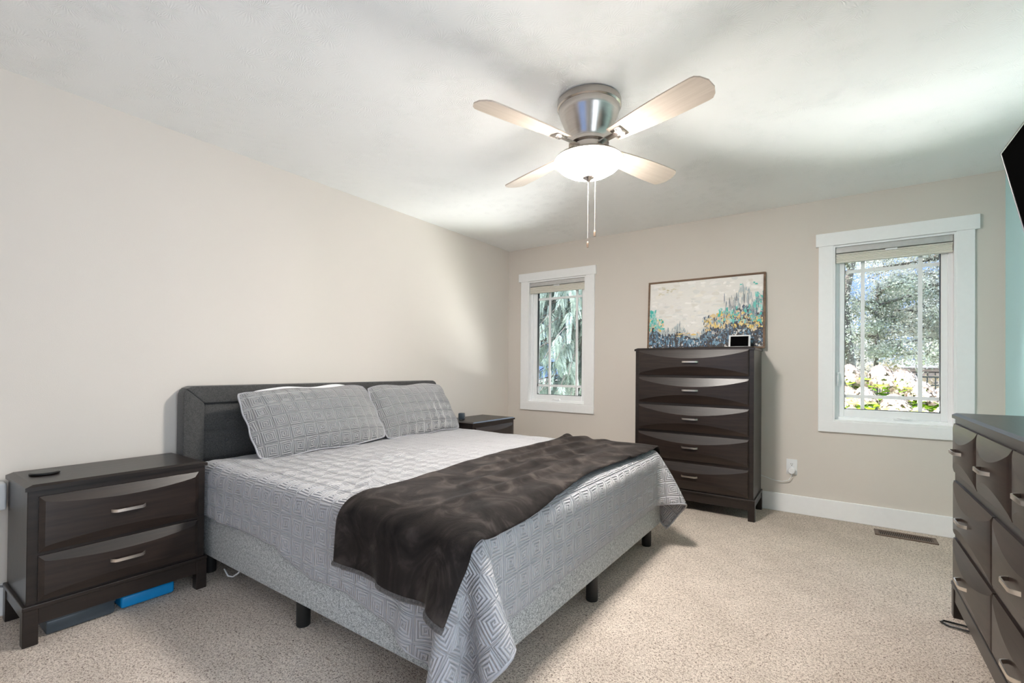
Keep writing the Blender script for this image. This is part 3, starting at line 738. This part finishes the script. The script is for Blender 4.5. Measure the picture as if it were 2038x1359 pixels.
for k in range(4):
    a = math.radians(-19+90*k)
    bl = obj('blade', blade_bm(), m_blade, fan); bl.location = (0, 0, -.222)
    bl.rotation_euler = (Matrix.Rotation(a, 3, 'Z') @ Matrix.Rotation(math.radians(-13), 3, 'X')).to_euler()
    b = B(); box(b, .070, .205, -.016, .016, -.009, -.004, .002); box(b, .165, .225, -.032, .032, -.008, -.0035, .002)
    for sx, sy in ((.19, -.02), (.19, .02), (.212, 0)): lathe(b, [(.0, -.012), (.005, -.010), (.005, -.007)], 10, (sx, sy, 0))
    obj('blade_bracket', b, m_fanmetal, bl, 40)
for (dx, dy, z0, z1) in ((.0, -.004, -.392, -.690), (.030, .012, -.366, -.636)):
    b = B(); L = z0-z1; n = int(L/.006)
    tube(b, [(dx, dy, z0), (dx, dy, z1)], .0011, 6)
    for i in range(n): lathe(b, [(.0, .0022), (.0020, .0), (.0, -.0022)], 6, (dx, dy, z0-.006*i-.003), False)
    c = obj('pull_chain', b, m_fanmetal, fan, True)
    b = B(); lathe(b, [(.0015, 0), (.0045, -.004), (.0055, -.012), (.0055, -.030), (.0, -.032)], 16, (dx, dy, z1)); obj('chain_fob', b, m_bronze, c, 40)

# ------------------------------------------------------------------ picture and photo frame on the chest
pic = thing('painting', 'abstract painting in white, teal, gold and slate leaning above the chest', 'painting', (2.095, 4.262, 1.3015))
PW, PH = .965, .625; fw = .016
lean = math.asin(.036/PH)
pic.rotation_euler = (-lean, 0, 0)
b = B(); y0, y1 = -.004, .018
box(b, -PW/2, PW/2, y0, y1, 0, fw, .002, 1); box(b, -PW/2, PW/2, y0, y1, PH-fw, PH, .002, 1)
box(b, -PW/2, -PW/2+fw, y0, y1, fw, PH-fw, .002, 1); box(b, PW/2-fw, PW/2, y0, y1, fw, PH-fw, .002, 1); obj('picture_frame', b, m_frame, pic)
def daubs():
    rs = random.Random(11); bm = B(); lay = bm.loops.layers.float_color.new('paint'); w, h = PW-2*fw, PH-2*fw
    def quadcol(pts, col):
        f = bm.faces.new([bm.verts.new(p) for p in pts])
        for l in f.loops: l[lay] = (*col, 1)
    quadcol([(-w/2, .004, fw), (w/2, .004, fw), (w/2, .004, fw+h), (-w/2, .004, fw+h)], (.86, .83, .79))
    lvl = [0]
    def daub(cx, cz, sx, sz, col):
        lvl[0] += 1; d = .0035-lvl[0]*.0000016
        n = rs.randint(4, 7); pts = []; a0 = rs.uniform(0, 6)
        for k in range(n):
            a = a0+2*PI*k/n; rr = rs.uniform(.35, 1.35)
            x = min(max(cx+sx*rr*math.cos(a), -w/2+.001), w/2-.001); zz = min(max(cz+sz*rr*math.sin(a), .001), h-.001)
            pts.append((x, d, fw+zz))
        v = rs.uniform(.90, 1.1); quadcol(pts, tuple(min(1, c*v) for c in col))
    white = [(.86, .83, .79), (.90, .87, .84), (.80, .79, .76), (.84, .80, .74)]
    dark = [(.030, .030, .038), (.055, .050, .055), (.045, .065, .095), (.075, .065, .060), (.10, .09, .09)]
    blue = [(.10, .20, .30), (.18, .34, .48), (.30, .46, .58), (.07, .13, .22)]
    teal = [(.05, .50, .44), (.15, .58, .52), (.35, .66, .62)]
    gold = [(.82, .58, .16), (.88, .70, .32), (.80, .62, .36)]
    def line(x):                                                       # top of the dark part
        u = x/w+.5
        return h*(.16+.04*math.sin(9*u)+.06*math.sin(23*u+1)*.5+.40*max(0, min(1, (u-.42)/.4))**1.3*.85-.10*max(0, (u-.80)/.2)*.5+.12*max(0, 1-u/.14))
    for k in range(420): daub(rs.uniform(-w/2, w/2), rs.uniform(0, h), rs.uniform(.008, .05), rs.uniform(.006, .02), rs.choice(white))
    for k in range(300):
        x = rs.uniform(-w/2, w/2); daub(x, line(x)*rs.uniform(.0, .72), rs.uniform(.012, .035), rs.uniform(.012, .03), rs.choice([(.045, .036, .034), (.06, .05, .048), (.035, .04, .055)]))
    for k in range(700):
        x = rs.uniform(-w/2, w/2); L = line(x); z = L*rs.uniform(.75, 1.5); daub(x, z, rs.uniform(.0015, .007), rs.uniform(.01, .05), rs.choice([(.42, .50, .53), (.55, .60, .60), (.62, .64, .62), (.34, .38, .40)]))
    for k in range(1300):
        x = rs.uniform(-w/2, w/2); z = line(x)*rs.random()**.8*1.02; daub(x, z, rs.uniform(.003, .012), rs.uniform(.004, .030), rs.choice(dark+dark+blue))
    for k in range(230):
        x = rs.uniform(-w/2, w/2); daub(x, line(x)*rs.uniform(.1, .95), rs.uniform(.003, .010), rs.uniform(.004, .016), rs.choice(blue+[(.75, .72, .70)]))
    for k in range(170):
        x = rs.uniform(.02, w/2); daub(x, h*(.36+.10*math.sin(7*x))*rs.uniform(.62, 1.12), rs.uniform(.005, .022), rs.uniform(.004, .022), rs.choice(gold))
    for k in range(260):
        x = rs.uniform(.0, w/2); daub(x, h*rs.uniform(.14, .46), rs.uniform(.001, .006), rs.uniform(.004, .022), rs.choice(dark+blue+[(.62, .62, .60)]))
    for k in range(60): daub(rs.uniform(-w/2, -w/2+.14), h*rs.uniform(.26, .44), rs.uniform(.005, .016), rs.uniform(.006, .020), rs.choice(gold+teal))
    for k in range(40): daub(rs.uniform(-w/2, -w/2+.07), h*rs.uniform(.34, .58), rs.uniform(.005, .014), rs.uniform(.008, .030), rs.choice(teal))
    for k in range(90): daub(rs.uniform(.12, w/2), h*rs.uniform(.34, .56), rs.uniform(.004, .014), rs.uniform(.005, .022), rs.choice(teal))
    for k in range(30): daub(rs.uniform(w/2-.07, w/2), h*rs.uniform(.55, .75), rs.uniform(.006, .018), rs.uniform(.006, .018), rs.choice(teal[1:]))
    for k in range(60): daub(rs.uniform(w*.18, w/2), h*rs.uniform(.44, .70), rs.uniform(.001, .004), rs.uniform(.01, .06), rs.choice([(.12, .15, .20), (.25, .30, .36)]))
    for k in range(16): daub(rs.uniform(-.22, -.02), h*rs.uniform(.17, .22), rs.uniform(.010, .03), rs.uniform(.003, .007), rs.choice([(.80, .62, .45), (.82, .58, .16)]))
    for (x, zz) in ((w*.32, h*.88), (w*.44, h*.87), (w*.43, h*.89)): daub(x, zz, .012, .008, teal[0])
    for k in range(14): daub(rs.uniform(-w*.42, -w*.2), h*rs.uniform(.80, .93), .014, .006, (.70, .64, .48))
    return bm
obj('canvas', daubs(), m_paint, pic)
tb_ = thing('digital_photo_frame', 'small white framed screen propped up in front of the painting', 'digital frame', (2.405, 4.150, 1.3015))
tb_.rotation_euler = (-.30, 0, .06)
b = B(); box(b, -.080, .080, 0, .010, .002, .112, .003); obj('case', b, m_white, tb_, 40)
b = B(); box(b, -.066, .066, -.0012, .001, .014, .100); obj('screen', b, m_screen, tb_)
b = B(); prism(b, [(.010, .075), (.010, .060), (.040, .018), (.046, .020)], 0, -.02, .02); obj('stand', b, m_white, tb_)

# ------------------------------------------------------------------ television on its bracket
tv = thing('television', 'black flat television tilted down on its wall bracket above the dresser', 'television', (3.645, 2.90, 2.087))
ti = math.radians(11.4); tv.rotation_euler = (0, -ti, 0)
b = B(); box(b, .004, .030, -1.235, 0, -.715, 0, .003); obj('tv_body', b, m_black, tv)
b = B(); 
for (a, c, e, g) in ((-1.235, 0, -.009, 0), (-1.235, 0, -.715, -.700), (-1.235, -1.227, -.715, 0), (-.009, 0, -.715, 0)): box(b, -.003, .012, a, c, e, g, .001, 1)
obj('bezel', b, m_silver, tv)
b = B(); box(b, .000, .005, -1.228, -.008, -.701, -.008); obj('screen', b, m_screen, tv)
b = B(); box(b, .030, .075, -.78, -.46, -.50, -.20, .004); box(b, .07, .20, -.66, -.58, -.40, -.30, .004); obj('wall_bracket', b, m_black, tv)

# ------------------------------------------------------------------ small things
pad = B(); lathe(pad, [(.0, .001), (.040, .0), (.050, .003), (.0505, .008), (.047, .011), (.0, .0115)], 40)
o = obj('charging_pad', pad, m_black, None, 40); o.location = (.200, .520, .6405); tag(o, 'round black wireless charging pad on the nearer nightstand', 'charger')
clk = thing('alarm_clock', 'small dark cube clock on the far nightstand behind the pillows', 'clock', (.200, 3.300, .6405), .5)
b = B(); box(b, -.028, .028, -.025, .025, .004, .062, .008); obj('case', b, m_greybin, clk, 40)
b = B(); box(b, .0275, .0295, -.019, .019, .012, .054, .002); obj('face', b, m_silver, clk)
for sx in (-.018, .018):
    b = B(); box(b, sx-.006, sx+.006, -.02, .02, 0, .006, .001); obj('foot', b, m_black, clk)
# wall tap with outlets beside the near nightstand
def sockets(bm, y, z, x, turn):
    def slot(dy, dz, a, c):
        if turn: dy, dz, a, c = dz, -dy, c, a
        box(bm, x-.0005, x+.0012, y+dy-a/2, y+dy+a/2, z+dz-c/2, z+dz+c/2)
    slot(-.006, .003, .002, .009); slot(.006, .003, .002, .009); slot(0, -.010, .005, .005)
tap = thing('outlet_expander', 'white plug-in outlet expander on the wall beside the nearer nightstand', 'outlet', (0, .376, .54))
b = B(); box(b, .001, .068, -.050, .050, -.060, .060, .010, 3); obj('housing', b, m_white, tap, 40)
for z in (.034, -.026):
    b = B(); sockets(b, .018, z, .0683, True); obj('socket', b, m_black, tap)
    b = B(); sockets(b, -.024, z, .0683, True); obj('socket', b, m_black, tap)
b = B(); box(b, .03, .05, .010, .026, -.085, -.058, .004); pl = obj('plug', b, m_white, tap, 40)
b = B(); tube(b, [(.040, .018, -.08), (.042, .016, -.13), (.040, -.01, -.20), (.03, -.06, -.27), (.03, -.13, -.31)], .0035, 8); obj('cord', b, m_cordgrey, tap, True)
b = B(); tube(b, [(.02, .20, .27), (.022, .33, .175), (.024, .40, .145), (.03, .46, .12), (.03, .52, .02)], .0045, 8)
tag(obj('power_cable', b, m_cordgrey, None, True), 'thick grey cord sagging over the baseboard behind the nearer nightstand', 'cord')
ou = thing('wall_outlet', 'white duplex outlet plate under the garden window beside the chest', 'outlet', (2.763, D, .362))
b = B(); box(b, -.037, .037, -.006, 0, -.060, .060, .002); obj('cover_plate', b, m_white, ou, 40)
b = B()
for dx, dz, a, c in ((-.006, .023, .0022, .009), (.006, .023, .0022, .008), (0, .012, .005, .005)): box(b, dx-a/2, dx+a/2, -.0072, -.0055, dz-c/2, dz+c/2)
obj('socket', b, m_black, ou)
ad = thing('power_adapter', 'round white power adapter plugged into the outlet beside the chest', 'adapter', (2.763, D-.006, .333))
b = B(); lathe(b, [(.026, 0), (.026, .022), (.022, .028), (.0, .029)], 32); o = obj('plug', b, m_white, ad, 40); o.rotation_euler = (PI/2, 0, 0)
b = B(); tube(b, [(.0, -.016, -.024), (.0, -.016, -.045), (-.02, -.016, -.078), (-.065, -.016, -.094), (-.13, -.016, -.088), (-.19, -.016, -.070), (-.26, -.016, -.05)], .0028, 8); obj('cord', b, m_white, ad, True)
vent = thing('floor_vent', 'brown slotted floor register in the carpet below the garden window', 'vent', (3.438, 4.150, 0))
b = B(); L, Wv = .165, .068
box(b, -L, L, -Wv, -.046, .0, .007, .002); box(b, -L, L, .046, Wv, .0, .007, .002); box(b, -L, -.142, -.046, .046, 0, .007, .002); box(b, .142, L, -.046, .046, 0, .007, .002)
for i in range(27): x = -.137+i*.01054; box(b, x-.0022, x+.0022, -.046, .046, .001, .0055)
obj('grate', b, m_bronze, vent)
b = B(); box(b, -.145, .145, -.048, .048, .0005, .0015); obj('duct_shade_sheet', b, m_vdark, vent)  # near-black sheet under the slats, painted as the shade down the duct
bn = thing('storage_box', 'flat bright blue plastic box under the nearer nightstand', 'box', (.30, .850, 0))
b = B(); box(b, -.14, .085, -.105, .105, .006, .062, .012, 3); obj('box_body', b, m_blue, bn, 40)
b = B(); box(b, -.145, .080, -.108, .108, .060, .072, .004); obj('lid', b, m_greybin, bn, 40)
bn = thing('storage_box', 'flat smoky grey plastic box under the nearer nightstand', 'box', (.30, .610, 0))
b = B(); box(b, -.14, .085, -.112, .112, .004, .058, .006, 2); obj('box_body', b, m_greybin, bn, 40)
b = B(); box(b, -.145, .090, -.115, .115, .056, .068, .004); obj('lid', b, m_greybin, bn, 40)
b = B(); tube(b, [(.47, 1.145, .075), (.50, 1.15, .045), (.54, 1.155, .05), (.58, 1.16, .075), (.60, 1.19, .12)], .004, 8)
tag(obj('charging_cable', b, m_white, None, True), 'pale cord drooping under the bed base beside the nightstand', 'cord')
b = B(); pts = [(3.60, 2.81, .008), (3.52, 2.835, .010), (3.455, 2.845, .008), (3.443, 2.825, .008), (3.46, 2.805, .008), (3.53, 2.785, .010), (3.60, 2.77, .008)]
tube(b, pts, .0045, 8); tag(obj('floor_cable', b, m_black, None, True), 'loop of black cable on the carpet poking out beneath the dresser', 'cable')

# ------------------------------------------------------------------ garden outside the windows
GZ = -.35
b = B(); box(b, -14, 18, D+T+.02, 13.2, GZ-.2, GZ); struct('ground', b, m_lawn)
b = B(); box(b, -30, 40, 13.2, 60, GZ-.2, GZ+.01); struct('driveway', b, m_drive)
def leaf_quads(bm, n, pos, size, aspect=.55, dirf=None, rs=random):
    for _ in range(n):
        c = Vector(pos()); d = Vector(dirf(c)) if dirf else Vector((rs.gauss(0, 1), rs.gauss(0, 1), rs.gauss(0, 1)))
        d.normalize(); s = d.orthogonal().normalized(); s.rotate(Matrix.Rotation(rs.uniform(0, 2*PI), 3, d)); L = size*rs.uniform(.6, 1.3)
        v = [bm.verts.new(c+d*L*a+s*L*aspect*e) for a, e in ((-.5, 0), (0, .5), (.5, 0), (0, -.5))]
        bm.faces.new(v)
def branch(bm, p0, p1, r0, r1, sag=0, n=6):
    p0, p1 = Vector(p0), Vector(p1); pts = []
    for k in range(n+1):
        t = k/n; p = p0.lerp(p1, t); p.z += sag*4*t*(1-t); pts.append(p)
    tube(bm, pts, [r0+(r1-r0)*k/n for k in range(n+1)], 7); return pts
# spruce with hanging sprays, close outside window 1
rs = random.Random(5)
sp = thing('spruce_tree', 'pale green spruce with drooping branches just outside the corner window', 'tree', (-.75, 7.6, GZ))
b = B(); tube(b, [(0, 0, 0), (.02, .02, 2.5), (0, 0, 5.5)], [.16, .12, .04], 12); obj('trunk', b, m_bark, sp, True)
bb, fb = B(), B()
for k in range(260):
    z = rs.uniform(.3, 5.2); a = rs.uniform(-PI, 0)+rs.uniform(-.3, .3); R = (1.9-z*.22)*rs.uniform(.65, 1.05)
    tip = (R*math.cos(a), R*math.sin(a), z-.25-rs.uniform(0, .4))
    pts = branch(bb, (0, 0, z), tip, .018, .005, .12)
    for q in range(11):
        t = rs.uniform(.25, 1); i = min(int(t*6), 5); p = pts[i].lerp(pts[i+1], t*6-i)
        L = rs.uniform(.22, .55); side = Vector((rs.gauss(0, .25), rs.gauss(0, .25), -1)).normalized()
        if q == 0: p = pts[6]
        nn = int(L/.022)
        perp = side.cross(Vector((rs.gauss(0, 1), rs.gauss(0, 1), .2))).normalized()
        for m_ in range(nn):
            c = p+side*(L*m_/nn); w_ = (.10-.06*m_/nn)
            for sg in (-1, 1):
                d = (side*.75+perp*sg*.8+Vector((rs.gauss(0, .12), rs.gauss(0, .12), 0))).normalized(); s_ = d.cross(perp.cross(side)).normalized()*.010
                e = c+d*w_; mdl = c+d*w_*.5
                fb.faces.new([fb.verts.new(c), fb.verts.new(mdl+s_), fb.verts.new(e), fb.verts.new(mdl-s_)])
obj('branches', bb, m_bark, sp, True); obj('foliage', fb, m_spruce, sp)

def garden_tree(label, loc, trunk, branches, leafm, nleaf, size, seed, spread, cat='tree'):
    rs = random.Random(seed); t = thing('garden_tree', label, cat, loc, group='trees behind the garden fence')
    b = B(); tube(b, [p for p, _ in trunk], [r for _, r in trunk], 10); obj('trunk', b, m_bark, t, True)
    bb, fb = B(), B(); per = nleaf//len(branches)
    for (p0, p1, sag) in branches:
        pts = branch(bb, p0, p1, .045, .010, sag)
        def pos():
            u = rs.random()**.7*6; i = min(int(u), 5); p = pts[i].lerp(pts[i+1], u-i)
            return p+Vector((rs.gauss(0, spread), rs.gauss(0, spread), rs.gauss(0, spread*.55)-.03))
        leaf_quads(fb, per, pos, size, .6, None, rs)
    obj('branches', bb, m_bark, t, True); obj('foliage', fb, leafm, t); return t
rs = random.Random(21)
def fan_branches(n, z0, z1, R, c=(0, 0), up=.15, a0=-PI, a1=PI):
    out = []
    for k in range(n):
        z = z0+(z1-z0)*(k+.5)/n; a = rs.uniform(a0, a1); r = R*rs.uniform(.6, 1.0)
        out.append(((c[0], c[1], z), (c[0]+r*math.cos(a), c[1]+r*math.sin(a), z+up*r+rs.uniform(-.2, .2)), rs.uniform(-.05, .15)))
    return out
garden_tree('broad grey green tree filling most of the garden window view', (5.4, 14.6, GZ), [((0, 0, 0), .20), ((.0, 0, 2.5), .17), ((-.1, 0, 6), .06)],
    fan_branches(30, 1.75, 3.3, 2.6, (0, 0), .0)+fan_branches(14, 3.0, 6.2, 2.2, (0, 0), .02, -PI*.45, PI*.45)+fan_branches(8, 3.0, 6.0, 1.0, (0, 0), .1)+fan_branches(7, 4.1, 4.7, 2.9, (0, 0), -.06, PI*.75, PI*1.25)+fan_branches(4, 3.2, 3.7, 1.7, (0, 0), .06, PI*.7, PI*1.3), m_cedar, 80000, .055, 31, .22)
garden_tree('slim tree with a leaning trunk at the edge of the garden view', (3.25, 12.2, GZ), [((.12, 0, 0), .11), ((.06, 0, 1.2), .10), ((-.02, 0, 2.0), .09), ((-.10, 0, 2.9), .08), ((.25, 0, 5), .04)],
    fan_branches(12, 2.5, 5.0, 1.3, (0, 0), .2, PI*.55, PI*1.45)+fan_branches(4, 3.9, 5.0, 1.6, (0, 0), .0, -.4, .4)+fan_branches(5, 1.9, 2.8, 1.0, (0, 0), -.05, PI*.6, PI*1.4), m_cedar, 15000, .05, 32, .16)
garden_tree('thin young tree standing beside the leaning trunk', (3.72, 13.0, GZ), [((0, 0, 0), .05), ((.02, 0, 1.8), .045), ((.05, 0, 3.4), .02)],
    fan_branches(12, 1.9, 3.3, 1.0, (.03, 0), .1), m_cedar2, 9000, .05, 33, .15)
garden_tree('large dark tree standing farther off behind the broad one', (7.6, 20.0, GZ), [((0, 0, 0), .3), ((0, 0, 7), .1)],
    fan_branches(38, 1.7, 4.6, 3.6, (0, 0), .05)+fan_branches(12, 4.6, 7.5, 2.2, (0, 0), .05), m_cedar2, 45000, .10, 34, .32)
garden_tree('bushy tree seen behind the slim leaning trunk', (2.6, 19.5, GZ), [((0, 0, 0), .2), ((0, 0, 5), .08)],
    fan_branches(26, .6, 3.4, 2.2, (0, 0), .04), m_cedar, 26000, .09, 35, .3)
for (x, y, r, h, sd) in ((3.95, 14.4, .55, 1.75, 41), (5.15, 15.6, .6, 1.45, 42)):
    rs2 = random.Random(sd); t = thing('garden_shrub', 'yellowish shrub behind the thin young tree' if sd == 41 else 'low pinkish shrub below the broad tree', 'shrub', (x, y, GZ), group='shrubs beyond the fence')
    b = B(); 
    for k in range(7): branch(b, (0, 0, 0), (rs2.uniform(-.3, .3), rs2.uniform(-.3, .3), h*.8), .02, .006)
    obj('stems', b, m_bark, t, True); b = B()
    def pos():
        while True:
            p = Vector((rs2.uniform(-1, 1), rs2.uniform(-1, 1), rs2.uniform(-1, 1)))
            if p.length < 1: return Vector((p.x*r, p.y*r, h*.55+p.z*h*.45))
    leaf_quads(b, 1300, pos, .09, .6, None, rs2); obj('foliage', b, m_shrub, t)
ob = thing('outbuilding', 'pale low outbuilding with a gridded window front beyond the fence', 'building', (6.6, 24.0, GZ))
b = B(); box(b, -1.7, 4.0, 0, 3.0, 0, 1.55); obj('wall', b, m_drive, ob)
b = B(); prism(b, [(-.15, 1.56), (3.15, 1.56), (3.15, 1.62), (1.5, 1.95), (-.15, 1.62)], 0, -1.85, 4.15); obj('roof', b, m_bark, ob)
b = B()
for k in range(11): box(b, -1.6+k*.22-.012, -1.6+k*.22+.012, -.03, -.005, .6, 1.45)
for z in (.62, .83, 1.04, 1.25, 1.44): box(b, -1.62, .62, -.03, -.005, z-.012, z+.012)
obj('window_grid', b, m_fence, ob)
# iron fence
fe = thing('garden_fence', 'black iron fence with thin pickets behind the hydrangeas', 'fence', (0, 11.0, GZ))
b = B(); box(b, 1.5, 7.5, -.015, .015, 1.365, 1.39); box(b, 1.5, 7.5, -.012, .012, 1.22, 1.24); box(b, 1.5, 7.5, -.015, .015, .12, .15); obj('fence_rail', b, m_fence, fe)
b = B()
for k in range(54): box(b, 1.6+k*.11-.008, 1.6+k*.11+.008, -.008, .008, .1, 1.37)
obj('pickets', b, m_fence, fe)
for x in (2.2, 3.30, 4.22, 5.5, 6.7):
    b = B(); box(b, x-.025, x+.025, -.025, .025, 0, 1.44, .004); obj('fence_post', b, m_fence, fe)
# hydrangeas under window 2
def head_mesh(seed):
    rs = random.Random(seed); b = B()
    for k in range(520):
        z = rs.random(); a = rs.uniform(0, 2*PI); r = math.sqrt(max(0, 1-z**1.6))*.092*rs.uniform(.80, 1.08)+.004
        c = Vector((r*math.cos(a), r*math.sin(a), z*.15-.03)); nrm = Vector((math.cos(a), math.sin(a), .5)).normalized(); t1 = nrm.orthogonal().normalized()
        t1.rotate(Matrix.Rotation(rs.uniform(0, 6.3), 3, nrm)); t2 = nrm.cross(t1); s_ = rs.uniform(.011, .017)
        b.faces.new([b.verts.new(c+t1*s_), b.verts.new(c+t2*s_+nrm*.004), b.verts.new(c-t1*s_), b.verts.new(c-t2*s_+nrm*.004)])
    return b
def hydrangea(label, loc, heads, seed):
    rs = random.Random(seed); t = thing('hydrangea_bush', label, 'flowering bush', loc, group='hydrangeas under the window')
    first = None; st = B(); lf = B()
    for k, (x, y, z, s_) in enumerate(heads):
        if first is None: o = obj('flower_head', head_mesh(seed), m_petal, t); first = o
        else: o = first.copy(); C.objects.link(o); o.parent = t
        o.location = (x, y, z-.05); o.scale = (s_, s_, s_*.95); o.rotation_euler = (rs.uniform(-.3, .3), rs.uniform(-.3, .3), rs.uniform(0, 6))
        branch(st, (x*.35, y*.35, 0), (x, y, z-.03), .008, .004, -.02)
        for q in range(34):
            zz = z-.04-abs(rs.gauss(0, .13)); a = rs.uniform(0, 2*PI); L = rs.uniform(.10, .17); d = Vector((math.cos(a), math.sin(a), rs.uniform(-.35, .4))).normalized()
            c = Vector((x+rs.gauss(0, .05), y+rs.gauss(0, .04), zz)); sd = d.cross(Vector((0, 0, 1))).normalized(); w_ = L*.30; up = Vector((0, 0, .012))
            c0, c1, c2 = c+d*.03, c+d*(.03+L*.5)+up, c+d*(.03+L)-up
            v = [lf.verts.new(p) for p in (c0, c+d*(.03+L*.28)+sd*w_*.8, c1+sd*w_, c2, c1-sd*w_, c+d*(.03+L*.28)-sd*w_*.8)]
            lf.faces.new(v)
    obj('stems', st, m_hleaf, t, True); obj('leaves', lf, m_hleaf, t)
    return t
def bush(label, heads, seed):
    cx = sum(h[0] for h in heads)/len(heads)
    return hydrangea(label, (cx, 5.92, GZ), [(x-cx, y-5.92, z-GZ, q) for x, y, z, q in heads], seed)
bush('hydrangea with cream flower heads beside the slim leaning trunk', [(3.15, 5.85, 1.10, 1.15), (3.27, 5.95, 1.02, 1.0), (3.13, 5.75, .88, 1.2), (3.27, 5.70, .88, 1.15), (3.18, 5.60, .70, 1.05), (2.98, 5.8, .95, 1.2)], 61)
bush('hydrangea with the two broadest cream flower heads on tall stems', [(3.42, 5.90, 1.08, 1.3), (3.585, 5.90, 1.04, 1.35), (3.50, 5.66, .80, 1.35), (3.37, 5.60, .66, 1.05)], 62)
bush('hydrangea with low cream flower heads in front of the fence post', [(3.70, 5.80, .92, 1.35), (3.85, 5.80, .88, 1.2), (3.68, 5.60, .72, 1.1), (3.83, 5.62, .72, 1.2), (3.98, 5.85, .95, 1.2)], 63)
